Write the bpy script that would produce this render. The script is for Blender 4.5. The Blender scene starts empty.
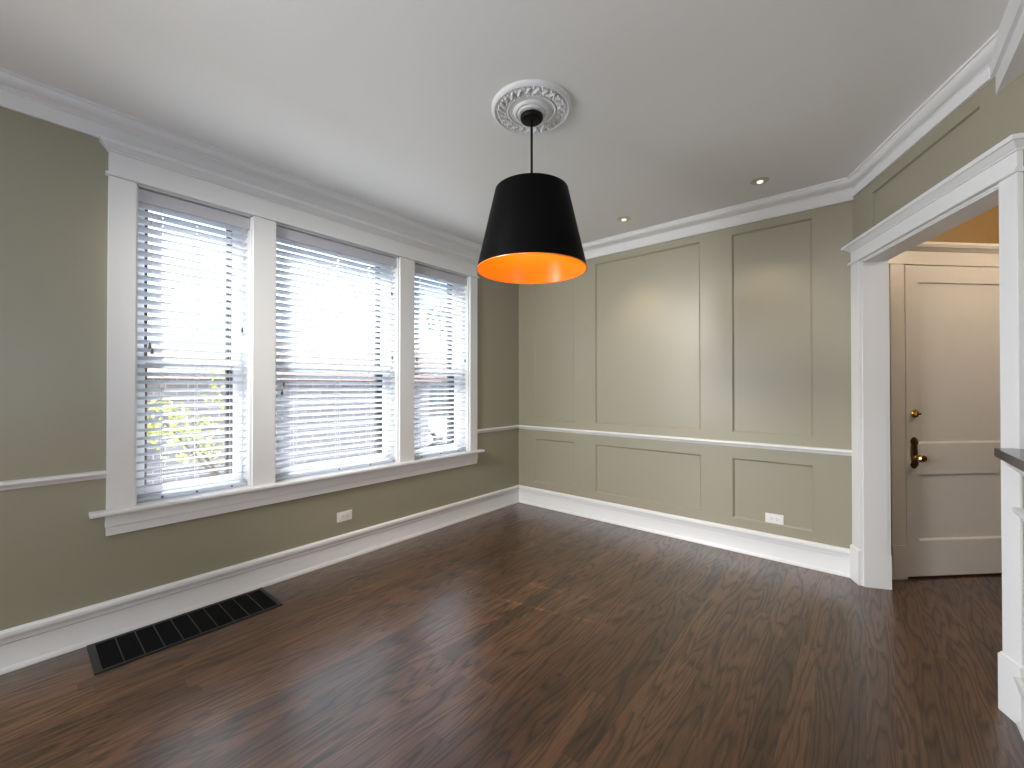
import bpy, math, random
from math import sin, cos, radians, pi, sqrt
from mathutils import Vector
random.seed(7)
S = bpy.context.scene
COL = S.collection

# ---------------------------------------------------------------- camera, sky, lights, exposure
CAM_YAW, CAM_PITCH = 40.1, 0.41
cd = bpy.data.cameras.new('camera'); cd.sensor_width = 36; cd.lens = 36*419/1024
cd.clip_start = 0.02; cd.clip_end = 300
cam = bpy.data.objects.new('camera', cd); COL.objects.link(cam)
cam.location = (2.9896, -3.671, 1.30)
cam.rotation_euler = (radians(90+CAM_PITCH), 0, radians(CAM_YAW))
S.camera = cam
S.view_settings.view_transform = 'Standard'; S.view_settings.look = 'None'
S.view_settings.gamma = 1; S.view_settings.use_curve_mapping = False
S.view_settings.exposure = 0.03

W = bpy.data.worlds.new('sky'); S.world = W; W.use_nodes = True
nt = W.node_tree; nt.nodes.clear()
bg = nt.nodes.new('ShaderNodeBackground'); wo = nt.nodes.new('ShaderNodeOutputWorld')
tc = nt.nodes.new('ShaderNodeTexCoord'); nz = nt.nodes.new('ShaderNodeTexNoise'); cr = nt.nodes.new('ShaderNodeValToRGB')
nz.inputs['Scale'].default_value = 3.0; nz.inputs['Detail'].default_value = 5
cr.color_ramp.elements[0].position = 0.40; cr.color_ramp.elements[0].color = (0.16, 0.30, 0.52, 1)
cr.color_ramp.elements[1].position = 0.60; cr.color_ramp.elements[1].color = (0.90, 0.95, 1.0, 1)
nt.links.new(tc.outputs['Generated'], nz.inputs['Vector']); nt.links.new(nz.outputs['Fac'], cr.inputs['Fac'])
nt.links.new(cr.outputs['Color'], bg.inputs['Color']); nt.links.new(bg.outputs[0], wo.inputs[0])
bg.inputs['Strength'].default_value = 5.5

def light(name, kind, loc, energy, color=(1, 1, 1), rot=(0, 0, 0), **kw):
    l = bpy.data.lights.new(name, kind); l.energy = energy; l.color = color
    for k, v in kw.items(): setattr(l, k, v)
    o = bpy.data.objects.new(name, l); COL.objects.link(o); o.location = loc; o.rotation_euler = rot
    return o
sd = Vector((1, 0.256, -1.045))
sun = light('sun', 'SUN', (-6, -2, 8), 38, (1.0, 0.95, 0.88), angle=radians(0.25))
sun.rotation_euler = sd.to_track_quat('-Z', 'Y').to_euler()
def portal(name, loc, rot, sx, sy):
    o = light(name, 'AREA', loc, 1, rot=rot, shape='RECTANGLE', size=sx, size_y=sy); o.data.cycles.is_portal = True
# sky portals in the windows of this room and of the kitchen and rear room out of view
for y0, y1 in ((-3.253, -2.691), (-2.556, -1.583), (-1.435, -0.763)):
    portal('window_portal', (-0.26, (y0+y1)/2, 1.52), (0, radians(-90), 0), 1.76, y1-y0)
# added fill lights behind the camera: cool area light, spots on the panelled wall
light('side_fill', 'AREA', (0.36, -5.7, 1.4), 270, (0.93, 0.96, 1.0), rot=(0, radians(-68), 0), shape='RECTANGLE', size=1.6, size_y=1.9)
for sx_, tx_, tz_, en_ in ((0.8, 0.85, 0.55, 440), (2.7, 2.5, 0.6, 70)):
    o_ = light('fill_spot', 'SPOT', (sx_, -4.3, 2.62), en_, (1.0, 0.965, 0.91), spot_size=radians(74), spot_blend=0.8, shadow_soft_size=0.25)
    o_.rotation_euler = (Vector((tx_, 0, tz_))-Vector((sx_, -4.3, 2.62))).to_track_quat('-Z', 'Y').to_euler()
portal('kitchen_window_portal', (6.95, -3.9, 1.5), (0, radians(90), 0), 1.5, 2.4)

# ---------------------------------------------------------------- materials
def new_mat(name):
    m = bpy.data.materials.new(name); m.use_nodes = True
    return m, m.node_tree.nodes, m.node_tree.links, m.node_tree.nodes['Principled BSDF']
def simple(name, col, rough=0.5, metal=0, noise=0.0, scale=60, bump=0.0, spec=0.5, coat=0, emit=None, es=0):
    m, n, l, b = new_mat(name)
    b.inputs['Base Color'].default_value = (*col, 1); b.inputs['Roughness'].default_value = rough
    b.inputs['Metallic'].default_value = metal; b.inputs['Specular IOR Level'].default_value = spec
    b.inputs['Coat Weight'].default_value = coat
    if emit: b.inputs['Emission Color'].default_value = (*emit, 1); b.inputs['Emission Strength'].default_value = es
    tc = n.new('ShaderNodeTexCoord'); t = n.new('ShaderNodeTexNoise'); t.inputs['Scale'].default_value = scale; t.inputs['Detail'].default_value = 3
    l.new(tc.outputs['Object'], t.inputs['Vector'])
    if noise:
        mx = n.new('ShaderNodeMix'); mx.data_type = 'RGBA'
        mx.inputs[6].default_value = (*[c*(1-noise) for c in col], 1); mx.inputs[7].default_value = (*[min(1, c*(1+noise)) for c in col], 1)
        l.new(t.outputs['Fac'], mx.inputs[0]); l.new(mx.outputs[2], b.inputs['Base Color'])
    if bump:
        bp = n.new('ShaderNodeBump'); bp.inputs['Strength'].default_value = bump; bp.inputs['Distance'].default_value = 0.002
        l.new(t.outputs['Fac'], bp.inputs['Height']); l.new(bp.outputs[0], b.inputs['Normal'])
    return m
M = {}
M['sage'] = simple('sage satin paint', (0.335, 0.312, 0.232), 0.34, noise=0.02, scale=180, bump=0.12, spec=0.5)
M['trim'] = simple('white trim paint', (0.80, 0.80, 0.80), 0.32, noise=0.01, scale=30, bump=0.03)
M['ceil'] = simple('ceiling paint', (0.83, 0.825, 0.805), 0.55, noise=0.015, scale=120, bump=0.15)
M['plaster'] = simple('ornament plaster', (0.78, 0.78, 0.78), 0.5, noise=0.02, scale=90, bump=0.1)
M['gold_wall'] = simple('ochre hall paint', (0.25, 0.15, 0.05), 0.5, noise=0.02, scale=150, bump=0.1)
M['kitchen'] = simple('darkened kitchen paint', (0.13, 0.125, 0.11), 0.5, noise=0.02, scale=150, bump=0.1)  # darkened so the unseen walls bounce less light onto the window wall
M['door'] = simple('warm white door paint', (0.72, 0.67, 0.61), 0.35, noise=0.02, scale=20, bump=0.05)
M['blind'] = simple('white blind slat', (0.86, 0.87, 0.89), 0.4, noise=0.01)
M['valance'] = simple('backlit grey valance', (0.55, 0.55, 0.59), 0.5, noise=0.01)  # grey puts the backlit shade of the white valance into its colour
M['cord'] = simple('blind cord', (0.75, 0.76, 0.78), 0.8, noise=0.05)
M['tassel'] = simple('grey cord tassel', (0.12, 0.12, 0.13), 0.4, noise=0.05)
M['sash'] = simple('window sash paint', (0.82, 0.83, 0.85), 0.4, noise=0.01)
M['storm'] = simple('dark storm frame', (0.035, 0.035, 0.04), 0.5, noise=0.1)
M['shade'] = simple('black shade fabric', (0.0015, 0.0015, 0.0018), 0.5, noise=0.1, scale=400, bump=0.1, spec=0.06)
M['black'] = simple('black metal', (0.002, 0.002, 0.002), 0.45, noise=0.1, spec=0.2)
M['lining'] = simple('orange gold lining', (0.95, 0.255, 0.009), 0.30, noise=0.04, scale=25, bump=0.05)
M['vent'] = simple('blackened vent metal', (0.018, 0.018, 0.019), 0.45, metal=0.3, noise=0.2)
M['duct_dark'] = simple('duct darkness', (0.002, 0.002, 0.002), 0.9, noise=0.2)
M['granite'] = simple('black granite', (0.010, 0.009, 0.008), 0.15, noise=0.5, scale=300, spec=0.35)
M['brass'] = simple('polished brass', (0.75, 0.50, 0.17), 0.22, metal=1, noise=0.05)
M['bronze'] = simple('aged bronze', (0.22, 0.14, 0.06), 0.35, metal=0.9, noise=0.4, scale=120, bump=0.4)
M['plastic'] = simple('white outlet plastic', (0.82, 0.80, 0.79), 0.35, noise=0.01)
M['slot'] = simple('outlet slot', (0.03, 0.03, 0.03), 0.6, noise=0.1)
M['nickel'] = simple('satin nickel', (0.62, 0.60, 0.57), 0.35, metal=0.9, noise=0.04)
M['lens'] = simple('lit lamp lens', (0.9, 0.85, 0.7), 0.3, noise=0.01, emit=(1, 0.87, 0.62), es=1.2)
M['bulb'] = simple('lit bulb glass', (0.9, 0.85, 0.7), 0.3, noise=0.01, emit=(1, 0.72, 0.4), es=3)
M['threshold'] = simple('dark threshold', (0.02, 0.011, 0.007), 0.4, noise=0.3, scale=40)
M['leaf'] = simple('yellow green leaf', (0.36, 0.38, 0.15), 0.5, noise=0.35, scale=8)
M['leafdark'] = simple('blue green leaf', (0.10, 0.16, 0.10), 0.5, noise=0.4, scale=6)
M['bark'] = simple('grey bark', (0.12, 0.10, 0.08), 0.9, noise=0.3, scale=30)
M['roof'] = simple('reddish roof shingle', (0.10, 0.06, 0.055), 0.9, noise=0.25, scale=14)
M['ground'] = simple('pale concrete paving', (0.36, 0.36, 0.38), 0.9, noise=0.12, scale=3)
M['car'] = simple('silver car paint', (0.42, 0.42, 0.44), 0.3, metal=0.3, noise=0.02, coat=0.5)
M['tyre'] = simple('tyre rubber', (0.02, 0.02, 0.02), 0.8, noise=0.1)
M['carglass'] = simple('car glass', (0.06, 0.07, 0.08), 0.1, noise=0.02)

def glass():
    m, n, l, b = new_mat('window glass'); n.remove(b)
    out = n['Material Output']; tr = n.new('ShaderNodeBsdfTransparent'); gl = n.new('ShaderNodeBsdfGlossy'); mx = n.new('ShaderNodeMixShader')
    gl.inputs['Roughness'].default_value = 0.02; tr.inputs['Color'].default_value = (0.97, 0.985, 0.98, 1)
    fr = n.new('ShaderNodeFresnel'); fr.inputs['IOR'].default_value = 1.35
    l.new(fr.outputs[0], mx.inputs[0]); l.new(tr.outputs[0], mx.inputs[1]); l.new(gl.outputs[0], mx.inputs[2]); l.new(mx.outputs[0], out.inputs[0])
    return m
M['glass'] = glass()
def translucent(m, f):
    n, l = m.node_tree.nodes, m.node_tree.links; b = n['Principled BSDF']; out = n['Material Output']
    t = n.new('ShaderNodeBsdfTranslucent'); t.inputs['Color'].default_value = (0.80, 0.86, 0.95, 1)
    mx = n.new('ShaderNodeMixShader'); mx.inputs[0].default_value = f
    l.new(b.outputs[0], mx.inputs[1]); l.new(t.outputs[0], mx.inputs[2]); l.new(mx.outputs[0], out.inputs[0])
translucent(M['blind'], 0.40)

def brick(name, c1, c2, mortar, rot=(radians(90), 0, radians(90))):
    m, n, l, b = new_mat(name); b.inputs['Roughness'].default_value = 0.9
    tc = n.new('ShaderNodeTexCoord'); mp = n.new('ShaderNodeMapping'); br = n.new('ShaderNodeTexBrick')
    sx = n.new('ShaderNodeSeparateXYZ'); cb = n.new('ShaderNodeCombineXYZ'); ad = n.new('ShaderNodeMath')
    l.new(tc.outputs['Object'], sx.inputs[0]); l.new(sx.outputs[0], ad.inputs[0]); l.new(sx.outputs[1], ad.inputs[1])
    l.new(ad.outputs[0], cb.inputs[0]); l.new(sx.outputs[2], cb.inputs[1])
    l.new(cb.outputs[0], br.inputs['Vector'])
    br.inputs['Scale'].default_value = 1; br.inputs['Brick Width'].default_value = 0.26; br.inputs['Row Height'].default_value = 0.09
    br.inputs['Mortar Size'].default_value = 0.009
    br.inputs['Color1'].default_value = (*c1, 1); br.inputs['Color2'].default_value = (*c2, 1); br.inputs['Mortar'].default_value = (*mortar, 1)
    l.new(br.outputs['Color'], b.inputs['Base Color'])
    return m
M['brick'] = brick('grey brick', (0.18, 0.155, 0.165), (0.25, 0.225, 0.235), (0.36, 0.34, 0.35))
M['tanbrick'] = brick('tan brick', (0.14, 0.105, 0.085), (0.18, 0.14, 0.12), (0.25, 0.22, 0.2))

def wood_floor():
    m, n, l, b = new_mat('dark oak floor')
    def math_(op, a=None, b_=None, c=None):
        k = n.new('ShaderNodeMath'); k.operation = op
        for i, v in enumerate((a, b_, c)):
            if v is None: continue
            if isinstance(v, (int, float)): k.inputs[i].default_value = v
            else: l.new(v, k.inputs[i])
        return k.outputs[0]
    tc = n.new('ShaderNodeTexCoord'); sx = n.new('ShaderNodeSeparateXYZ'); l.new(tc.outputs['Object'], sx.inputs[0])
    X, Y = sx.outputs[0], sx.outputs[1]
    pw, pl = 0.083, 1.15
    fx = math_('DIVIDE', X, pw); ix = math_('FLOOR', fx); rx = math_('FRACT', fx)
    wn = n.new('ShaderNodeTexWhiteNoise'); wn.noise_dimensions = '1D'; l.new(ix, wn.inputs['W'])
    yy = math_('ADD', math_('DIVIDE', Y, pl), math_('MULTIPLY', wn.outputs['Value'], 7.3)); iy = math_('FLOOR', yy); ry = math_('FRACT', yy)
    cb = n.new('ShaderNodeCombineXYZ'); l.new(ix, cb.inputs[0]); l.new(iy, cb.inputs[1])
    w2 = n.new('ShaderNodeTexWhiteNoise'); w2.noise_dimensions = '2D'; l.new(cb.outputs[0], w2.inputs['Vector'])
    sc = n.new('ShaderNodeSeparateColor'); l.new(w2.outputs['Color'], sc.inputs[0])
    # cathedral grain: contour lines of a stretched noise, shifted per board
    gx = math_('ADD', math_('MULTIPLY', X, 7.5), math_('MULTIPLY', sc.outputs[0], 90)); gy = math_('ADD', math_('MULTIPLY', Y, 0.75), math_('MULTIPLY', sc.outputs[1], 70))
    gv = n.new('ShaderNodeCombineXYZ'); l.new(gx, gv.inputs[0]); l.new(gy, gv.inputs[1])
    g = n.new('ShaderNodeTexNoise'); g.inputs['Scale'].default_value = 1; g.inputs['Detail'].default_value = 2.5; g.inputs['Roughness'].default_value = 0.42; l.new(gv.outputs[0], g.inputs['Vector'])
    rings = math_('FRACT', math_('MULTIPLY', g.outputs['Fac'], 15))
    rr = n.new('ShaderNodeValToRGB'); e = rr.color_ramp.elements
    e[0].position = 0.0; e[0].color = (0.25, 0.25, 0.25, 1); e[1].position = 1.0; e[1].color = (0.30, 0.30, 0.30, 1)
    for p, v in ((0.14, 0.55), (0.4, 0.95), (0.72, 1.0), (0.88, 0.75)):
        q = e.new(p); q.color = (v, v, v, 1)
    l.new(rings, rr.inputs[0])
    # pores and streaks
    pv = n.new('ShaderNodeCombineXYZ'); l.new(math_('ADD', math_('MULTIPLY', X, 260), math_('MULTIPLY', sc.outputs[2], 50)), pv.inputs[0]); l.new(math_('MULTIPLY', Y, 9), pv.inputs[1])
    p = n.new('ShaderNodeTexNoise'); p.inputs['Scale'].default_value = 1; p.inputs['Detail'].default_value = 3; l.new(pv.outputs[0], p.inputs['Vector'])
    pr = n.new('ShaderNodeMapRange'); pr.inputs[1].default_value = 0.35; pr.inputs[2].default_value = 0.62; pr.inputs[3].default_value = 0.55; pr.inputs[4].default_value = 1.12; l.new(p.outputs['Fac'], pr.inputs[0])
    grain = math_('MULTIPLY', rr.outputs[0], pr.outputs[0])
    tone = math_('ADD', math_('MULTIPLY', w2.outputs['Value'], 0.62), 0.48)
    val = math_('MULTIPLY', grain, tone)
    # seams
    ed = math_('MINIMUM', math_('MINIMUM', rx, math_('SUBTRACT', 1, rx)), math_('MULTIPLY', math_('MINIMUM', ry, math_('SUBTRACT', 1, ry)), pl/pw))
    seam = n.new('ShaderNodeMapRange'); seam.inputs[1].default_value = 0.0; seam.inputs[2].default_value = 0.018; seam.inputs[3].default_value = 0.45; seam.inputs[4].default_value = 1; l.new(ed, seam.inputs[0])
    val = math_('MULTIPLY', val, seam.outputs[0])
    mx = n.new('ShaderNodeMix'); mx.data_type = 'RGBA'
    mx.inputs[6].default_value = (0.004, 0.0018, 0.0010, 1); mx.inputs[7].default_value = (0.118, 0.055, 0.024, 1)
    l.new(val, mx.inputs[0]); l.new(mx.outputs[2], b.inputs['Base Color'])
    b.inputs['Roughness'].default_value = 0.33; b.inputs['Coat Weight'].default_value = 0.55; b.inputs['Coat Roughness'].default_value = 0.23; b.inputs['Coat IOR'].default_value = 1.6
    rm = n.new('ShaderNodeMapRange'); rm.inputs[3].default_value = 0.42; rm.inputs[4].default_value = 0.28; l.new(grain, rm.inputs[0]); l.new(rm.outputs[0], b.inputs['Roughness'])
    bp = n.new('ShaderNodeBump'); bp.inputs['Strength'].default_value = 0.35; bp.inputs['Distance'].default_value = 0.0012
    l.new(math_('MULTIPLY', grain, seam.outputs[0]), bp.inputs['Height']); l.new(bp.outputs[0], b.inputs['Normal'])
    return m
M['floor'] = wood_floor()

# ---------------------------------------------------------------- mesh helpers
class MB:
    def __init__(s): s.v = []; s.f = []
    def add(s, vs, fs):
        o = len(s.v); s.v += [tuple(p) for p in vs]; s.f += [[o+i for i in f] for f in fs]; return s
    def frustum(s, fr, a, b, c, grow=(0, 0, 0)):
        # a: s-range, b: n-range (out of the surface), c: z-range; grow widens the TOP by (left, right, front)
        (s0, s1), (n0, n1), (z0, z1) = a, b, c
        gl, gr, gf = grow
        P = [fr(s0, n0, z0), fr(s1, n0, z0), fr(s1, n1, z0), fr(s0, n1, z0),
             fr(s0-gl, n0, z1), fr(s1+gr, n0, z1), fr(s1+gr, n1+gf, z1), fr(s0-gl, n1+gf, z1)]
        return s.add(P, [(0, 3, 2, 1), (4, 5, 6, 7), (0, 1, 5, 4), (1, 2, 6, 5), (2, 3, 7, 6), (3, 0, 4, 7)])
    def box(s, x, y, z):
        return s.frustum(lambda a, b, c: (a, b, c), x, y, z)
    def prism(s, poly, z0, z1):
        n = len(poly); vs = [(p[0], p[1], z0) for p in poly]+[(p[0], p[1], z1) for p in poly]
        fs = [list(range(n))[::-1], list(range(n, 2*n))]+[(i, (i+1) % n, n+(i+1) % n, n+i) for i in range(n)]
        return s.add(vs, fs)
    def tube(s, p0, p1, r0, r1=None, k=12, cap=True):
        r1 = r0 if r1 is None else r1
        p0, p1 = Vector(p0), Vector(p1); d = (p1-p0).normalized()
        a = d.orthogonal().normalized(); b = d.cross(a)
        vs = [p0+(a*cos(t)+b*sin(t))*r0 for t in [2*pi*i/k for i in range(k)]]+[p1+(a*cos(t)+b*sin(t))*r1 for t in [2*pi*i/k for i in range(k)]]
        fs = [(i, (i+1) % k, k+(i+1) % k, k+i) for i in range(k)]
        if cap: fs += [list(range(k))[::-1], list(range(k, 2*k))]
        return s.add(vs, fs)
    def lathe(s, prof, k=48, c=(0, 0, 0), axis='Z', closed=False):
        vs = []; n = len(prof)
        for i in range(k):
            t = 2*pi*i/k
            for r, h in prof:
                if axis == 'Z': vs.append((c[0]+r*cos(t), c[1]+r*sin(t), c[2]+h))
                else: vs.append((c[0]+h, c[1]+r*cos(t), c[2]+r*sin(t)))
        fs = []
        for i in range(k):
            j = (i+1) % k
            for q in range(n if closed else n-1):
                q2 = (q+1) % n
                fs.append((i*n+q, j*n+q, j*n+q2, i*n+q2))
        return s.add(vs, fs)
    def ball(s, c, rx, ry, rz, ax=(1, 0, 0), ay=(0, 1, 0), k=10, m=6):
        ax = Vector(ax).normalized(); ay = Vector(ay).normalized(); az = ax.cross(ay); c = Vector(c)
        vs = []; fs = []
        for i in range(1, m):
            ph = pi*i/m
            for j in range(k):
                t = 2*pi*j/k
                vs.append(c+ax*rx*sin(ph)*cos(t)+ay*ry*sin(ph)*sin(t)+az*rz*cos(ph))
        vs += [c+az*rz, c-az*rz]; T, B = len(vs)-2, len(vs)-1
        for i in range(m-2):
            for j in range(k): fs.append((i*k+j, (i+1)*k+j, (i+1)*k+(j+1) % k, i*k+(j+1) % k))
        for j in range(k): fs.append((T, j, (j+1) % k)); fs.append((B, (m-2)*k+(j+1) % k, (m-2)*k+j))
        return s.add(vs, fs)
    def sweep(s, path, prof, left=True):
        # path: 2D points; prof: closed polygon (offset from wall into room, z); left: room lies left of travel
        n = len(path); P = [Vector(p) for p in path]; offs = []
        for i in range(n):
            def nrm(a, b):
                d = (b-a).normalized(); q = Vector((-d.y, d.x)); return q if left else -q
            if i == 0: m = nrm(P[0], P[1])
            elif i == n-1: m = nrm(P[-2], P[-1])
            else:
                n1, n2 = nrm(P[i-1], P[i]), nrm(P[i], P[i+1]); m = (n1+n2)/(1+n1.dot(n2))
            offs.append(m)
        k = len(prof); vs = []
        for i in range(n):
            for o, z in prof: q = P[i]+offs[i]*o; vs.append((q.x, q.y, z))
        fs = [(i*k+j, (i+1)*k+j, (i+1)*k+(j+1) % k, i*k+(j+1) % k) for i in range(n-1) for j in range(k)]
        fs += [list(range(k))[::-1], [(n-1)*k+j for j in range(k)]]
        return s.add(vs, fs)
    def build(s, name, mat, parent=None, smooth=False, bevel=0, label=None):
        me = bpy.data.meshes.new(name); me.from_pydata([tuple(v) for v in s.v], [], s.f)
        import bmesh
        bm = bmesh.new(); bm.from_mesh(me); bmesh.ops.recalc_face_normals(bm, faces=bm.faces); bm.to_mesh(me); bm.free()
        me.materials.append(M[mat] if isinstance(mat, str) else mat)
        o = bpy.data.objects.new(name, me); COL.objects.link(o)
        if parent: o.parent = parent; o.matrix_parent_inverse = parent.matrix_world.inverted()
        if smooth:
            for p in me.polygons: p.use_smooth = True
            md = o.modifiers.new('split', 'EDGE_SPLIT'); md.split_angle = radians(35)
        if bevel:
            md = o.modifiers.new('bevel', 'BEVEL'); md.width = bevel; md.segments = 2; md.limit_method = 'ANGLE'
        if label: o['label'] = label
        return o
def structure(o): o['kind'] = 'structure'; return o
def tag(o, label, cat, group=None, kind=None):
    o['label'] = label; o['category'] = cat
    if group: o['group'] = group
    if kind: o['kind'] = kind
    return o
def empty(name, loc):
    o = bpy.data.objects.new(name, None); COL.objects.link(o); o.location = loc; o.empty_display_size = 0.1
    bpy.context.view_layer.update(); return o

CEIL = 2.70
XW, YW = -0.02, 0.02                       # faces of the window wall and of the panelled wall
A = radians(24)
U = Vector((sin(A), -cos(A))); N = Vector((-cos(A), -sin(A))); P0 = Vector((2.93, 0.02))
def FA(s, n, z): p = P0+U*s+N*n; return (p.x, p.y, z)                 # frame of the angled doorway wall
def FL(s, n, z): return (XW+n, s, z)                                  # frame of the window wall (s = y)
def FB(s, n, z): return (s, YW-n, z)                                  # frame of the panelled wall (s = x)
R2 = sqrt(0.5)
def FD(s, n, z):                                                       # frame of the hall wall with the door; y = x-2.97
    return (R2*s+2.94/2+n*R2, R2*s-2.94/2-n*R2, z)
def afull(s, n=0): p = P0+U*s+N*n; return (p.x, p.y)

# ---------------------------------------------------------------- room shell
structure(MB().prism([(-0.35, -7.1), (7.1, -7.1), (7.1, 4.6), (-0.35, 4.6)], -0.12, 0.0).build('floor', 'floor'))
structure(MB().prism([(-0.35, -7.1), (7.1, -7.1), (7.1, 4.6), (-0.35, 4.6)], CEIL, CEIL+0.15).build('ceiling', 'ceil'))

WINS = [(-3.253, -2.691), (-2.556, -1.583), (-1.435, -0.763)]
ZS, ZT = 0.64, 2.40
w = MB(); T = 0.25
def LW(y0, y1, z0, z1): w.box((XW-T, XW), (y0, y1), (z0, z1))
LW(-7.1, WINS[0][0], 0, CEIL); LW(WINS[2][1], 0.30, 0, CEIL)
LW(WINS[0][0], WINS[2][1], 0, ZS); LW(WINS[0][0], WINS[2][1], ZT, CEIL)
LW(WINS[0][1], WINS[1][0], ZS, ZT); LW(WINS[1][1], WINS[2][0], ZS, ZT)
structure(w.build('wall_left', 'sage'))

# panelled wall: front layer cut round the six sunken panels
w = MB(); DP = 0.014; SL = 0.013
px = [(0.20, 0.713), (0.955, 1.94), (2.18, 2.705)]
lz, uz = (0.262, 0.735), (0.94, 2.517)
w.box((XW-T, 2.95), (YW+DP, YW+0.2), (0, CEIL))
xs = [XW-0.01, 0.20, 0.713, 0.955, 1.94, 2.18, 2.705, 2.94]
for z0, z1 in ((0, lz[0]), (lz[1], uz[0]), (uz[1], CEIL)): w.box((xs[0], xs[-1]), (YW, YW+DP+.001), (z0, z1))
for z0, z1 in (lz, uz):
    for i in (0, 2, 4, 6): w.box((xs[i], xs[i+1]), (YW, YW+DP+.001), (z0, z1))
def slope(m, fr, s, z, d, k):                                             # sloped edge round a sunken panel
    (s0, s1), (z0, z1) = s, z
    P = [fr(s0, 0, z0), fr(s1, 0, z0), fr(s1, 0, z1), fr(s0, 0, z1), fr(s0+k, -d, z0+k), fr(s1-k, -d, z0+k), fr(s1-k, -d, z1-k), fr(s0+k, -d, z1-k)]
    m.add(P, [(0, 1, 5, 4), (1, 2, 6, 5), (2, 3, 7, 6), (3, 0, 4, 7)])
for a_ in px:
    for b_ in (lz, uz): slope(w, FB, a_, b_, DP-.0005, SL)
structure(w.build('wall_back', 'sage'))

# angled wall with the cased doorway
w = MB(); TA = 0.12; S0, S1, HD = 0.125, 1.212, 2.125
w.frustum(FA, (0, S0), (-TA, 0), (0, CEIL)); w.frustum(FA, (S1, 1.80), (-TA, 0), (0, CEIL))
w.frustum(FA, (S0, S1), (-TA, -DP), (HD, CEIL))
ps, pz = (0.245, 1.096), (2.285, 2.52)
w.frustum(FA, (S0, ps[0]), (-DP-.001, 0), (HD, CEIL)); w.frustum(FA, (ps[1], S1), (-DP-.001, 0), (HD, CEIL))
w.frustum(FA, ps, (-DP-.001, 0), (HD, pz[0])); w.frustum(FA, ps, (-DP-.001, 0), (pz[1], CEIL))
slope(w, FA, ps, pz, DP-.0005, 0.003)
structure(w.build('wall_angled', 'sage'))

# half wall under the bar and the ceiling beam over it
HX = 3.45
h0 = afull((HX-2.93)/U.x); h1 = afull((HX+0.12-2.93)/U.x, 0)
structure(MB().prism([h0, (HX, -4.6), (HX+0.12, -4.6), h1], 0, 1.028).build('wall_right', 'sage'))
BX, BX2 = 3.396, 3.410
def ax(x, n=0): return afull((x-2.93+0.9135*n)/U.x, n)
structure(MB().prism([ax(BX), (BX, -6.95), (BX+0.05, -6.95), ax(BX+0.05)], 2.590, CEIL).build('trim_1', 'trim'))
structure(MB().prism([ax(BX2), (BX2, -6.95), (BX2+0.16, -6.95), ax(BX2+0.16)], 2.510, CEIL).build('trim_3', 'trim'))

# hall, kitchen and rear walls (beyond the doorway and behind the camera)
w = MB(); w.frustum(FD, (2.24, 8.0), (-0.12, 0), (0, CEIL)); structure(w.build('wall_hall', 'gold_wall'))
e = afull(1.75, -0.05)
structure(MB().box((e[0], 7.0), (e[1]-0.06, e[1]+0.06), (0, CEIL)).build('wall_kitchen', 'kitchen'))
w = MB()
w.box((6.9, 7.05), (-7, -5.1), (0, CEIL)); w.box((6.9, 7.05), (-2.7, 4.6), (0, CEIL))
w.box((6.9, 7.05), (-5.1, -2.7), (0, 0.75)); w.box((6.9, 7.05), (-5.1, -2.7), (2.25, CEIL))
structure(w.build('wall_far', 'kitchen'))
w = MB()
w.box((-0.3, 0.15), (-7.05, -6.94), (0, CEIL)); w.box((1.35, 7.0), (-7.05, -6.94), (0, CEIL))
w.box((0.15, 1.35), (-7.05, -6.94), (0, 0.5)); w.box((0.15, 1.35), (-7.05, -6.94), (2.4, CEIL))
structure(w.build('wall_rear', 'kitchen'))

# ---------------------------------------------------------------- mouldings
ogee = [(0.066+0.045*sin(t*pi/2)**1.3, 2.652+0.034*(1-cos(t*pi/2))) for t in (0, .2, .4, .6, .8, 1)]
CROWN = [(0, 2.578), (0.016, 2.578), (0.020, 2.584), (0.046, 2.636), (0.052, 2.636), (0.052, 2.643), (0.060, 2.646)] + ogee + [(0.120, 2.688), (0.120, CEIL), (0, CEIL)]
BASE = [(0, 0), (0.020, 0), (0.020, 0.012), (0.014, 0.024), (0.012, 0.028), (0.012, 0.128), (0.017, 0.134), (0.017, 0.150), (0.022, 0.158), (0.026, 0.170), (0.022, 0.184), (0.012, 0.192), (0, 0.192)]
RAIL = [(0, 0.828), (0.008, 0.830), (0.012, 0.840), (0.024, 0.846), (0.030, 0.856), (0.027, 0.866), (0.018, 0.870), (0, 0.870)]
m = MB()
SH = -0.050                                                             # the angled crown sits tighter to its wall
q0_ = P0+N*SH; k0 = (YW-q0_.y)/U.y; q1_ = q0_+U*((BX+0.01-q0_.x)/U.x)
m.sweep([(XW, -7.0), (XW, YW), (q0_.x+U.x*k0, YW), tuple(q1_+U*0.30)], CROWN, left=False)
m.frustum(FA, (0.0, 1.165), (-0.002, 0.014), (2.588, 2.640))
structure(m.build('trim_2', 'trim', smooth=True))
structure(MB().sweep([(XW, -7.0), (XW, YW), afull(0.0, 0)], BASE, left=False).build('baseboard_back', 'trim', smooth=True))
structure(MB().sweep([h0, (HX, -4.6)], BASE, left=False).build('baseboard_right', 'trim', smooth=True))
structure(MB().sweep([(XW, -7.0), (XW, -3.363)], RAIL, left=False).build('trim_4', 'trim', smooth=True))
structure(MB().sweep([(XW, -0.664), (XW, YW), (2.925, YW)], RAIL, left=False).build('trim_5', 'trim', smooth=True))
structure(MB().sweep([h0, (HX, -4.6)], [(o*0.8, z-0.034) for o, z in RAIL], left=False).build('trim_6', 'trim', smooth=True))
structure(MB().sweep([h0, (HX, -4.6)], [(0, 0.965), (0.006, 0.965), (0.018, 0.980), (0.036, 0.995), (0.042, 1.027), (0, 1.027)], left=False).build('trim_7', 'trim'))

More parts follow.
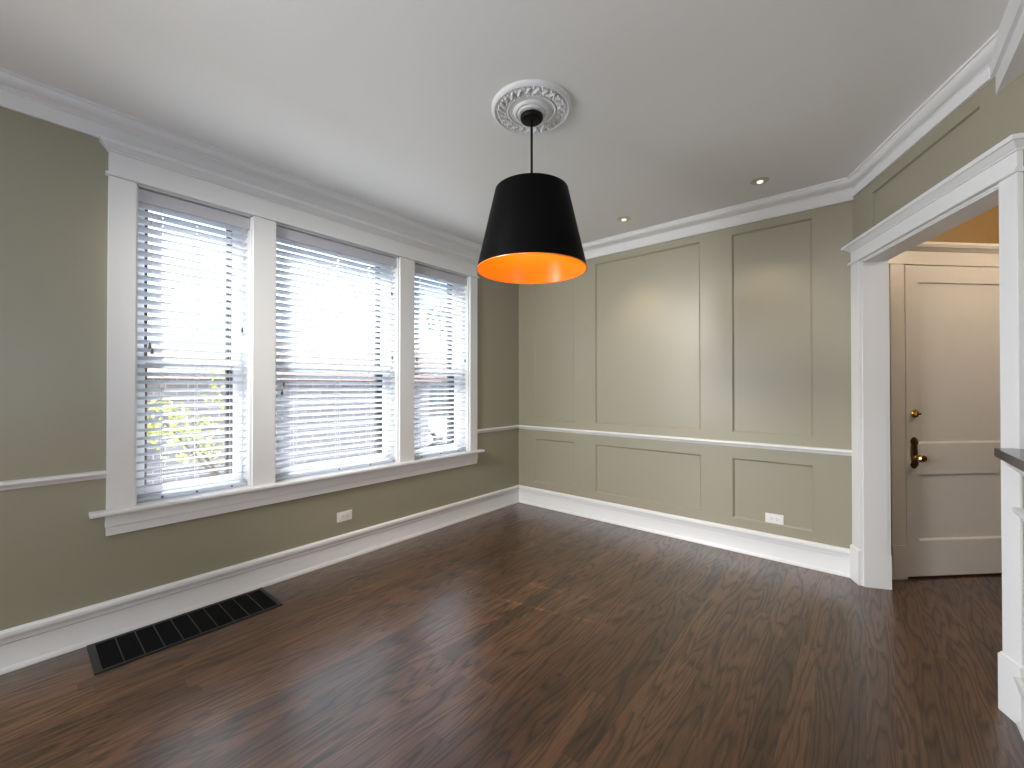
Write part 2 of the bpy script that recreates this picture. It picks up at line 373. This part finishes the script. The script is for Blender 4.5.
# window casing (one assembly round the three windows)
def header(m, fr, s0, s1, z0, zf, zc, out, nb=0.034, nf=0.020):
    m.frustum(fr, (s0-0.012, s1+0.012), (0, nb), (z0, z0+0.016))                      # bead
    m.frustum(fr, (s0, s1), (0, nf), (z0+0.016, zf))                                  # frieze
    m.frustum(fr, (s0-0.006, s1+0.006), (0, nf+0.006), (zf, zf+0.008))
    h = (zc-zf-0.008)
    m.frustum(fr, (s0-0.008, s1+0.008), (0, nf+0.008), (zf+0.008, zf+0.008+h*0.5), (out*0.6, out*0.6, out*0.6))
    m.frustum(fr, (s0-out, s1+out), (0, nf+out), (zf+0.008+h*0.5, zc))
m = MB(); CT = 0.022
m.frustum(FL, (-3.363, WINS[0][0]), (0, CT), (0.665, 2.398)); m.frustum(FL, (WINS[2][1], -0.664), (0, CT), (0.665, 2.398))
m.frustum(FL, (WINS[0][1], WINS[1][0]), (0, CT), (0.665, 2.398)); m.frustum(FL, (WINS[1][1], WINS[2][0]), (0, CT), (0.665, 2.398))
header(m, FL, -3.363, -0.664, 2.398, 2.525, 2.580, 0.034)
structure(m.build('trim_8', 'trim', bevel=0.002))
m = MB()
m.sweep([(XW, -3.425), (XW, -0.600)], [(-0.10, 0.641), (0.058, 0.641), (0.066, 0.646), (0.066, 0.660), (0.058, 0.666), (-0.10, 0.666)], left=False)
m.frustum(FL, (-3.363, -0.664), (0, 0.020), (0.530, 0.641)); m.frustum(FL, (-3.367, -0.660), (0, 0.025), (0.575, 0.641))
structure(m.build('trim_9', 'trim', bevel=0.003))

# doorway casing
m = MB()
m.frustum(FA, (0.016, 0.116), (0, 0.020), (0.232, HD+0.004)); m.frustum(FA, (1.220, 1.306), (0, 0.020), (0.232, HD+0.004))
m.frustum(FA, (0.008, 0.121), (0, 0.030), (0, 0.226)); m.frustum(FA, (0.008, 0.121), (0, 0.026), (0.226, 0.234), (0, 0, -.008))
m.frustum(FA, (1.212, 1.314), (0, 0.030), (0, 0.226)); m.frustum(FA, (1.212, 1.314), (0, 0.026), (0.226, 0.234), (0, 0, -.008))
header(m, FA, 0.018, 1.306, HD+0.004, 2.214, 2.262, 0.040, nf=0.020)
m.frustum(FA, (0.116, 1.220), (0, 0.012), (HD-0.006, HD+0.004))
structure(m.build('trim_10', 'trim', bevel=0.0015))
m = MB()                                                               # jamb lining and hall-side casing
m.frustum(FA, (S0-0.002, S0+0.012), (-TA-0.004, 0.006), (0, HD)); m.frustum(FA, (S1-0.012, S1+0.002), (-TA-0.004, 0.006), (0, HD))
m.frustum(FA, (S0, S1), (-TA-0.004, 0.006), (HD-0.012, HD+0.002))
m.frustum(FA, (0.05, S0+0.008), (-TA-0.022, -TA), (0, HD+0.1)); m.frustum(FA, (S1-0.008, 1.30), (-TA-0.022, -TA), (0, HD+0.1))
m.frustum(FA, (0.05, S0+0.011), (-TA-0.025, -TA), (0, 0.215))
m.frustum(FA, (S0, S1), (-TA-0.022, -TA), (HD-0.004, HD+0.1))
structure(m.build('trim_11', 'trim', bevel=0.0015))

# ---------------------------------------------------------------- windows and blinds
MEET = 1.455
def window(i, y0, y1):
    root = structure(empty('window_%d' % i, (XW-0.12, (y0+y1)/2, ZS)))
    j = MB()
    j.box((XW-T, XW+0.0), (y0-0.001, y0+0.010), (ZS, ZT)); j.box((XW-T, XW+0.0), (y1-0.010, y1+0.001), (ZS, ZT))
    j.box((XW-T, XW+0.0), (y0, y1), (ZT-0.010, ZT)); j.box((XW-T-0.03, XW-0.09), (y0, y1), (ZS, ZS+0.02))
    j.build('window_jamb', 'trim', root)
    a, b = y0+0.012, y1-0.012
    def sash(x0, x1, z0, z1, rb, rt, nm):
        s = MB(); st = 0.048
        s.box((x0, x1), (a, a+st), (z0, z1)); s.box((x0, x1), (b-st, b), (z0, z1))
        s.box((x0, x1), (a+st, b-st), (z0, z0+rb)); s.box((x0, x1), (a+st, b-st), (z1-rt, z1))
        so = s.build(nm, 'sash', root, bevel=0.002)
        MB().box(((x0+x1)/2-0.002, (x0+x1)/2+0.002), (a+st, b-st), (z0+rb, z1-rt)).build('glass_pane', 'glass', so)
        return so
    sash(XW-0.150, XW-0.118, ZS+0.02, MEET+0.018, 0.075, 0.035, 'lower_sash')
    sash(XW-0.185, XW-0.153, MEET-0.018, ZT-0.012, 0.035, 0.055, 'upper_sash')
    s = MB(); x0, x1 = XW-0.235, XW-0.200; q = 0.070
    s.box((x0, x1), (a, a+q), (ZS+0.02, ZT-0.012)); s.box((x0, x1), (b-q, b), (ZS+0.02, ZT-0.012))
    s.box((x0, x1), (a+q, b-q), (ZS+0.02, ZS+0.06)); s.box((x0, x1), (a+q, b-q), (ZT-0.05, ZT-0.012)); s.box((x0, x1), (a+q, b-q), (MEET-0.03, MEET-0.005))
    s.build('storm_frame', 'storm', root, label='dark storm window frame')
    return root
for i, (y0, y1) in enumerate(WINS): window(i+1, y0, y1)

def blind(y0, y1, holes, tilt, tassels, label, ladders=(), hole=0.008):
    root = empty('window_blind', (XW-0.050, (y0+y1)/2, ZT-0.012))
    tag(root, label, 'blind', 'white slatted blinds in the three windows')
    a, b = y0+0.016, y1-0.016; XC = XW-0.052; hw = 0.025; th = 0.0015
    ct, sn = cos(radians(tilt)), sin(radians(tilt))
    zt, zb = ZT-0.105, ZS+0.052; n = 37; pitch = (zt-zb)/(n-1)
    m = MB()
    def fr(z): return lambda s, u, w_: (XC+u*ct-w_*sn, s, z+u*sn+w_*ct)
    ys = [a]+[q for h in holes for q in (h-hole, h+hole)]+[b]
    for k in range(n):
        z = zb+pitch*k+0.012; f = fr(z)
        for i in range(0, len(ys), 2): m.frustum(f, (ys[i], ys[i+1]), (-hw, hw), (-th, th))
        for h in holes:
            m.frustum(f, (h-hole, h+hole), (-hw, -0.009), (-th, th)); m.frustum(f, (h-hole, h+hole), (0.009, hw), (-th, th))
    m.build('slats', 'blind', root)
    MB().box((XC-0.026, XC+0.026), (a, b), (ZT-0.060, ZT-0.014)).build('head_rail', 'blind', root)
    m = MB(); m.box((XC+0.030, XC+0.038), (y0+0.012, y1-0.012), (ZT-0.088, ZT-0.016)); m.box((XC-0.005, XC+0.030), (y0+0.012, y0+0.018), (ZT-0.088, ZT-0.016)); m.box((XC-0.005, XC+0.030), (y1-0.018, y1-0.012), (ZT-0.088, ZT-0.016))
    m.build('valance', 'valance', root, bevel=0.002)
    br = MB().box((XC-0.026, XC+0.026), (a, b), (ZS+0.030, ZS+0.050)).build('bottom_rail', 'blind', root, bevel=0.003)
    for h in holes:
        MB().tube((XC+0.0265, h, ZS+0.040), (XC+0.0265, h, ZS+0.041), 0.007).tube((XC+0.026, h, ZS+0.040), (XC+0.0285, h, ZS+0.040), 0.006).build('rail_button', 'tassel', br)
    m = MB()
    for h in tuple(holes)+tuple(ladders):
        for dx in (-hw-0.002, hw+0.002): m.tube((XC+dx, h, ZS+0.045), (XC+dx, h, ZT-0.06), 0.0009, k=5)
        m.tube((XC, h, ZS+0.05), (XC, h, ZT-0.06), 0.0007, k=4)
    m.build('ladder_cords', 'cord', root)
    for ty, zz in tassels:
        c = MB().tube((XC+0.036, ty, zz), (XC+0.036, ty, ZT-0.07), 0.0010, k=5).build('pull_cord', 'cord', root)
        MB().lathe([(0.0001, 0.002), (0.003, 0.0), (0.0065, -0.016), (0.0075, -0.026), (0.006, -0.032), (0.0001, -0.033)], k=12, c=(XC+0.036, ty, zz)).build('tassel', 'tassel', c, smooth=True)
    return root
blind(*WINS[0], (-3.13, -2.97, -2.79), 22, ((-3.19, 1.545), (-3.18, 1.515), (-2.74, 1.68)), 'white slatted blind in the left, narrowest window, leaves and brick showing behind it', hole=0.0028)
blind(*WINS[1], (-2.09, -1.83, -1.615), 26, ((-2.49, 1.335), (-2.50, 1.28), (-1.64, 2.10), (-1.635, 1.56)), 'white slatted blind in the wide middle window, slats nearly closed', ladders=(-2.40,))
blind(*WINS[2], (-1.32, -1.10, -0.88), 22, ((-1.38, 1.56), (-0.80, 1.58)), 'white slatted blind in the right window beside the room corner')

# ---------------------------------------------------------------- hall door
D = structure(empty('door_1', FD(2.83, 0, 0)))
m = MB(); ds0, ds1 = 2.430, 3.262; dn = 0.022
pS = (2.521, 3.170)
m.frustum(FD, (ds0, ds1), (0.001, dn-0.012), (0.014, 2.130))
def DL(s, z): m.frustum(FD, s, (dn-0.0121, dn), z)
DL((ds0, pS[0]), (0.014, 2.130)); DL((pS[1], ds1), (0.014, 2.130))
for z in ((0.014, 0.254), (0.705, 0.915), (2.015, 2.130)): DL(pS, z)
for z0, z1 in ((0.254, 0.705), (0.915, 2.015)):                          # sloped ledge at the foot of each sunken panel
    m.frustum(FD, pS, (dn-0.012, dn), (z0, z0+0.012), (0, 0, -0.011))
dp = m.build('door_panel', 'door', D)
c = FD(2.500, dn, 0.852)
def plate(s0, z0, k):                                                   # scalloped escutcheon outline
    pts = [(0, .108), (.014, .102), (.024, .090), (.030, .078), (.022, .068), (.020, .056), (.024, .030), (.026, 0)]
    full = [(x, z) for x, z in pts]+[(x, -z) for x, z in pts[-2::-1]]
    full += [(-x, z) for x, z in full[-2:0:-1]]
    return [(s0+x*k, z0+z*k) for x, z in full]
pts = plate(2.485, 0.852, 1.0); npt = len(pts); m = MB()
inn = plate(2.485, 0.852, 0.82)
vs = [FD(s, dn, z) for s, z in pts]+[FD(s, dn+0.004, z) for s, z in pts]+[FD(s, dn+0.008, z) for s, z in inn]
m.add(vs, [[i, (i+1) % npt, npt+(i+1) % npt, npt+i] for i in range(npt)]+[[npt+i, npt+(i+1) % npt, 2*npt+(i+1) % npt, 2*npt+i] for i in range(npt)]+[[2*npt+i for i in range(npt)]])
ph = m.build('escutcheon', 'bronze', D)
def alathe(m, s, z, prof, k=24):                                        # lathe about the door's normal
    a = Vector(FD(s, 0, z)); nn = Vector((R2, -R2, 0)); ss = Vector((R2, R2, 0)); zz = Vector((0, 0, 1)); vs = []; n = len(prof)
    for i in range(k):
        t = 2*pi*i/k
        for r, h in prof: vs.append(a+nn*h+(ss*cos(t)+zz*sin(t))*r)
    return m.add(vs, [(i*n+q, ((i+1) % k)*n+q, ((i+1) % k)*n+q+1, i*n+q+1) for i in range(k) for q in range(n-1)])
alathe(MB(), 2.486, 0.822, [(0.016, dn+0.005), (0.014, dn+0.012), (0.009, dn+0.016), (0.009, dn+0.030), (0.018, dn+0.036), (0.026, dn+0.046), (0.027, dn+0.056), (0.021, dn+0.066), (0.0001, dn+0.069)]).build('door_knob', 'brass', D, smooth=True)
alathe(MB(), 2.485, 0.900, [(0.007, dn+0.006), (0.007, dn+0.011), (0.0001, dn+0.012)]).build('keyhole_boss', 'bronze', ph, smooth=True)
alathe(MB(), 2.489, 1.118, [(0.029, dn), (0.029, dn+0.006), (0.024, dn+0.012), (0.016, dn+0.014), (0.0001, dn+0.014)]).build('deadbolt_rose', 'brass', D, smooth=True)
MB().frustum(FD, (2.471, 2.506), (dn+0.012, dn+0.034), (1.112, 1.124)).frustum(FD, (2.483, 2.495), (dn+0.012, dn+0.024), (1.106, 1.130)).build('deadbolt_turn', 'brass', D, bevel=0.002)
# casing of the hall door
m = MB()
m.frustum(FD, (2.318, 2.424), (0, 0.022), (0.225, 2.135)); m.frustum(FD, (3.268, 3.375), (0, 0.022), (0.225, 2.135))
m.frustum(FD, (2.316, 2.426), (0, 0.030), (0, 0.228)); m.frustum(FD, (3.266, 3.378), (0, 0.030), (0, 0.228))
m.frustum(FD, (2.30, 3.37), (0, 0.022), (2.137, 2.228)); m.frustum(FD, (2.29, 3.38), (0, 0.026), (2.228, 2.246), (.02, .02, .022)); m.frustum(FD, (2.26, 3.41), (0, 0.056), (2.246, 2.262), (.008, .008, .008)); m.frustum(FD, (2.25, 3.42), (0, 0.066), (2.262, 2.280))
structure(m.build('trim_12', 'door', bevel=0.002))
m = MB(); m.frustum(FD, (2.424, 3.268), (0.001, 0.014), (0.0, 0.010)); structure(m.build('trim_13', 'threshold'))
m = MB(); m.frustum(FD, (2.24, 2.318), (0.001, 0.012), (0, 0.13)); m.frustum(FD, (2.24, 2.318), (0.001, 0.020), (0.13, 0.18)); m.frustum(FD, (3.37, 7.5), (0, 0.015), (0, 0.18)); structure(m.build('baseboard_hall', 'door'))

# ---------------------------------------------------------------- bar counter
tip = Vector((3.375, -1.199)); ssn = (tip-P0).dot(U); nn_ = (tip-P0).dot(N)
r1 = afull(ssn, 0.002); r2 = afull((3.70-2.93)/U.x, 0.002)
c = MB().prism([tuple(tip), (3.375, -4.65), (3.70, -4.65), r2, r1], 1.029, 1.062).build('bar_counter', 'granite', bevel=0.003)
tag(c, 'black granite bar top on the half wall at the right edge, beside the doorway casing', 'countertop')

# ---------------------------------------------------------------- floor vent
V = empty('floor_vent', (0.17, -3.03, 0)); tag(V, 'long black metal floor register with ten grille sections against the baseboard under the left window', 'vent')
v0, v1, q0, q1 = -3.432, -2.632, 0.004, 0.328; zv = 0.006
m = MB(); fw_ = 0.022
m.box((q0, q1), (v0, v0+fw_*1.3), (0.0005, zv)); m.box((q0, q1), (v1-fw_, v1), (0.0005, zv))
m.box((q0, q0+fw_), (v0+fw_*1.3, v1-fw_), (0.0005, zv)); m.box((q1-fw_*0.7, q1), (v0+fw_*1.3, v1-fw_), (0.0005, zv))
m.build('frame', 'vent', V, bevel=0.0015)
MB().box((q0+0.01, q1-0.01), (v0+0.01, v1-0.01), (0.0003, 0.001)).build('duct_dark_sheet', 'duct_dark', V)  # near-black sheet on the floor, painted in for the dark below the grille
m = MB(); 
for k in range(1, 10):
    y = v0+fw_*1.3+(v1-v0-fw_*2.3)*k/10; m.box((q0+fw_, q1-fw_*0.7), (y-0.0022, y+0.0022), (0.001, zv))
m.build('cross_bars', 'vent', V)
m = MB(); nb = 26
for k in range(nb):
    x = q0+fw_+(q1-q0-fw_*1.7)*(k+0.5)/nb; m.box((x-0.0012, x+0.0012), (v0+0.02, v1-0.02), (0.001, 0.0042))
m.build('louvres', 'black', V)

# ---------------------------------------------------------------- outlets
def outlet(fr, s0, s1, z0, z1, n0, label):
    c = fr((s0+s1)/2, n0, (z0+z1)/2); o = empty('wall_outlet', c); tag(o, label, 'outlet', 'horizontal white wall outlets')
    MB().frustum(fr, (s0, s1), (n0, n0+0.006), (z0, z1)).build('cover_plate', 'plastic', o, bevel=0.002)
    sm, zm = (s0+s1)/2, (z0+z1)/2; rc = MB().frustum(fr, (sm-0.034, sm+0.034), (n0+0.005, n0+0.0085), (zm-0.017, zm+0.017)).build('receptacle', 'plastic', o, bevel=0.001)
    for k in (-0.020, 0.016):
        m = MB()
        for d in (-0.007, 0.007): m.frustum(fr, (sm+k-0.004, sm+k+0.004), (n0+0.0082, n0+0.0089), (zm+d-0.0011, zm+d+0.0011))
        m.frustum(fr, (sm+k+0.008, sm+k+0.012), (n0+0.0082, n0+0.0089), (zm-0.002, zm+0.002))
        m.build('socket', 'slot', rc)
outlet(FL, -2.120, -2.002, 0.290, 0.362, 0, 'small white outlet low on the plain wall under the middle window')
outlet(FB, 2.403, 2.521, 0.269, 0.341, -DP, 'white outlet in the lower right sunken panel of the sage panelled wall')

# ---------------------------------------------------------------- downlights
def downlight(x, y, label, yaw):
    o = empty('ceiling_downlight', (x, y, CEIL)); tag(o, label, 'ceiling light', 'recessed downlights by the panelled wall')
    MB().lathe([(0.030, -0.001), (0.032, -0.007), (0.050, -0.006), (0.056, -0.002), (0.056, 0.0)], k=40, c=(x, y, CEIL)).build('trim_ring', 'nickel', o, smooth=True)
    g = MB().lathe([(0.0001, -0.003), (0.020, -0.004), (0.031, -0.006), (0.031, 0.0)], k=32, c=(x, y, CEIL-0.002)).build('reflector', 'nickel', o, smooth=True)
    MB().lathe([(0.0001, -0.012), (0.012, -0.011), (0.019, -0.007), (0.019, 0.0)], k=24, c=(x, y, CEIL-0.003)).build('lamp_lens', 'lens', o, smooth=True)
    light('downlight_beam', 'SPOT', (x, y, CEIL-0.03), 22, (1.0, 0.80, 0.55), rot=(radians(12), 0, 0), spot_size=radians(75), spot_blend=0.9, shadow_soft_size=0.02)
downlight(2.451, -0.415, 'small recessed downlight in the ceiling, the right one, nearer the doorway', 0)
downlight(1.461, -0.406, 'small recessed downlight in the ceiling, just right of the black pendant', 0)

# ---------------------------------------------------------------- ceiling medallion and pendant
MX, MY = 1.715, -2.005
md = empty('ceiling_medallion', (MX, MY, CEIL)); tag(md, 'round white plaster medallion with leaf relief around the pendant canopy', 'ceiling medallion')
prof = [(0.200, 0), (0.200, -0.010), (0.194, -0.018), (0.186, -0.021), (0.180, -0.017), (0.176, -0.012), (0.126, -0.012), (0.122, -0.018), (0.116, -0.019), (0.112, -0.015), (0.092, -0.017), (0.088, -0.026), (0.080, -0.030), (0.074, -0.026), (0.070, -0.026), (0.066, -0.034), (0.056, -0.036), (0.050, -0.034), (0.0001, -0.034)]
MB().lathe(prof, k=96, c=(MX, MY, CEIL)).build('disc', 'plaster', md, smooth=True)
m = MB(); nl = 24
for k in range(nl):
    t = 2*pi*k/nl; er = Vector((cos(t), sin(t), 0)); et = Vector((-sin(t), cos(t), 0)); c = Vector((MX, MY, CEIL-0.013))
    sg = 1 if k % 2 else -1
    m.ball(c+er*0.150, 0.021, 0.0065, 0.015, er*0.8+et*0.6, et*0.8-er*0.6)
    m.ball(c+er*0.163+et*0.008, 0.012, 0.006, 0.015, er*0.3+et, er-et*0.3)
    m.ball(c+er*0.140-et*0.010, 0.013, 0.0055, 0.014, er+et*sg*0.7, et-er*sg*0.7)
    m.ball(c+er*0.167-et*0.012, 0.006, 0.006, 0.014, er, et)
    m.ball(c+er*0.133+et*0.008, 0.006, 0.005, 0.009, er, et)
m.build('leaf_relief', 'plaster', md, smooth=True)
m = MB()
for k in range(64):
    t = 2*pi*k/64; m.ball((MX+0.119*cos(t), MY+0.119*sin(t), CEIL-0.019), 0.0048, 0.0048, 0.0048, k=8, m=5)
m.build('bead_ring', 'plaster', md, smooth=True)

PX, PY = 1.708, -1.995
pl = empty('pendant_lamp', (PX, PY, 1.887)); tag(pl, 'large black drum-cone pendant lamp with glowing orange interior hanging from ceiling', 'pendant lamp')
MB().lathe([(0.0001, -0.058), (0.040, -0.057), (0.053, -0.053), (0.057, -0.046), (0.057, -0.035), (0.0001, -0.035)], k=48, c=(PX, PY, CEIL)).build('canopy', 'black', pl, smooth=True)
MB().tube((PX, PY, 2.20), (PX, PY, CEIL-0.06), 0.0062, k=16).build('rod', 'black', pl, smooth=True)
zb, zt, rb, rt_ = 1.887, 2.287, 0.276, 0.184
MB().lathe([(rb-0.0035, zb), (rb, zb), (rt_, zt), (rt_-0.006, zt+0.002), (0.0001, zt+0.002), (0.0001, zt-0.001), (rt_-0.0035, zt-0.001)], k=96, c=(PX, PY, 0), closed=True).build('lamp_shade', 'shade', pl, smooth=True)
MB().lathe([(rb-0.0045, zb+0.0006), (rt_-0.0045, zt-0.003), (0.0001, zt-0.003)], k=96, c=(PX, PY, 0)).build('shade_lining', 'lining', pl, smooth=True, label='bright orange gold inner lining')
m = MB().lathe([(rb+0.0006, zb+0.003), (rb-0.0058, zb+0.003), (rb-0.0058, zb-0.001), (rb+0.0006, zb-0.001)], k=96, c=(PX, PY, 0), closed=True).build('shade_rim', 'lining', pl, smooth=True)
MB().lathe([(0.0001, 2.20), (0.020, 2.20), (0.020, 2.29), (0.0001, 2.29)], k=20, c=(PX, PY, 0)).build('lamp_socket', 'black', pl, smooth=True)
MB().ball((PX, PY, 2.165), 0.030, 0.030, 0.038, k=20, m=12).build('light_bulb', 'bulb', pl, smooth=True)
light('pendant_bulb', 'POINT', (PX, PY, 2.115), 4.2, (1.0, 0.80, 0.50), shadow_soft_size=0.03)

# hall and kitchen lamps (fixtures out of view)
light('hall_lamp', 'POINT', (4.35, 0.05, 2.45), 26, (1.0, 0.80, 0.58), shadow_soft_size=0.12)

# ---------------------------------------------------------------- outdoors
GZ = -0.9
structure(MB().prism([(-60, -40), (-0.28, -40), (-0.28, 60), (-60, 60)], GZ-0.1, GZ).build('ground', 'ground'))
g = empty('brick_garage', (-6.5, -3, GZ)); tag(g, 'low grey brick garage with reddish roof seen through the left and middle blinds', 'building')
MB().box((-8.6, -4.6), (-9, 2.4), (GZ, 1.42)).build('wall', 'brick', g)
m = MB(); m.add([(-4.35, -9.2, 1.42), (-4.35, 2.6, 1.42), (-8.85, 2.6, 1.42), (-8.85, -9.2, 1.42), (-6.0, -9.2, 2.02), (-6.0, 2.6, 2.02), (-7.2, 2.6, 2.02), (-7.2, -9.2, 2.02)],
                [(0, 1, 2, 3), (4, 5, 6, 7), (0, 1, 5, 4), (1, 2, 6, 5), (2, 3, 7, 6), (3, 0, 4, 7)]); m.build('roof', 'roof', g)
h = empty('far_house', (-24, 18, GZ)); tag(h, 'tan brick house across the street seen through the right blind', 'building')
hb = MB().box((-32, -22), (6, 34), (GZ, 2.0)).build('wall', 'tanbrick', h)
m = MB(); m.add([(-21.6, 5.6, 2.0), (-21.6, 34.4, 2.0), (-32.4, 34.4, 2.0), (-32.4, 5.6, 2.0), (-27, 5.6, 4.4), (-27, 34.4, 4.4)], [(0, 1, 2, 3), (0, 1, 5, 4), (2, 3, 4, 5), (0, 4, 3), (1, 2, 5)]); m.build('roof', 'roof', h)
for y in (13.5, 16.5, 19.5): MB().box((-22.02, -21.97), (y, y+1.2), (0.0, 1.4)).build('window', 'carglass', h)

def leaves(m, n, cen, rad, size):
    for _ in range(n):
        while True:
            p = Vector([random.uniform(-1, 1) for _ in range(3)])
            if p.length < 1: break
        p = Vector((cen[0]+p.x*rad[0], cen[1]+p.y*rad[1], cen[2]+p.z*rad[2]))
        a = Vector([random.gauss(0, 1) for _ in range(3)]).normalized(); b = a.orthogonal().normalized(); s = size*random.uniform(.6, 1.3)
        m.add([p-a*s, p+b*s*.45, p+a*s, p-b*s*.45, p+a.cross(b)*s*0.18], [(0, 1, 4), (1, 2, 4), (2, 3, 4), (3, 0, 4)])
def tree(name, label, x, y, trunk, crowns, mat, n, size):
    o = empty(name, (x, y, GZ)); tag(o, label, 'tree' if 'tree' in name else 'shrub')
    t = MB(); t.tube((x, y, GZ), (x, y, trunk), 0.03+size*0.8, 0.02, k=8)
    for c, r in crowns: t.tube((x, y, trunk*0.6+GZ*0.4), c, 0.02+size*0.2, 0.008, k=6)
    t.build('trunk', 'bark', o)
    m = MB()
    for c, r in crowns: leaves(m, n, c, r, size)
    m.build('foliage', mat, o)
tree('leafy_shrub', 'yellow-green leafy shrub in sunlight outside the left window', -2.6, -2.0, 0.6, [((-2.6, -2.0, 1.25), (.35, .35, .32)), ((-2.5, -2.45, 0.75), (.35, .35, .30)), ((-2.6, -1.95, 0.6), (.3, .35, .28)), ((-2.3, -2.75, 1.0), (.2, .25, .22)), ((-2.4, -2.1, 0.1), (.3, .3, .25))], 'leaf', 130, 0.045)
tree('street_tree', 'tall blue-green street tree seen through the top of the right blind', -9.5, 9.0, 3.4, [((-9.5, 9.0, 4.6), (1.6, 1.6, 1.1)), ((-9.2, 7.4, 3.9), (1.2, 1.2, 0.8)), ((-10.4, 10.4, 4.2), (1.3, 1.3, 1.0)), ((-8.6, 9.6, 3.4), (1.0, 1.0, 0.7))], 'leafdark', 420, 0.11)

# parked car seen through the right-hand window
car = empty('parked_car', (-9.9, 6.9, GZ)); tag(car, 'silver car parked at the street outside the right window', 'car')
CA = radians(39)                                                         # heading of the car
def FC(l, w_, z): return (-9.6+cos(CA)*(l-1.35)-sin(CA)*w_, 6.6+sin(CA)*(l-1.35)+cos(CA)*w_, GZ+z)
side = [(-2.15, .35), (-2.2, .62), (-2.1, .88), (-1.75, .95), (-1.0, 1.38), (0.35, 1.42), (1.15, .95), (2.05, .80), (2.2, .60), (2.15, .35)]
def extr(pts, w0, w1):
    n = len(pts); m = MB(); m.add([FC(l, w0, z) for l, z in pts]+[FC(l, w1, z) for l, z in pts], [list(range(n)), [n+i for i in range(n)][::-1]]+[(i, (i+1) % n, n+(i+1) % n, n+i) for i in range(n)]); return m
extr(side, -0.85, 0.85).build('car_body', 'car', car, bevel=0.05)
extr([(-1.45, .96), (-0.92, 1.30), (-0.1, 1.33), (-0.1, .96)], -0.866, 0.866).build('rear_side_window', 'carglass', car)
extr([(0.0, .96), (0.0, 1.33), (0.32, 1.33), (0.95, .96)], -0.866, 0.866).build('front_side_window', 'carglass', car)
for l in (-1.35, 1.35):
    for w_ in (-0.80, 0.80):
        a = Vector(FC(l, w_-0.10, .32)); b = Vector(FC(l, w_+0.10, .32))
        t = MB().tube(a, b, 0.32, k=28).build('wheel', 'tyre', car)
        MB().tube(a-(b-a)*0.03, b+(b-a)*0.03, 0.20, k=20).build('hub_cap', 'nickel', t)
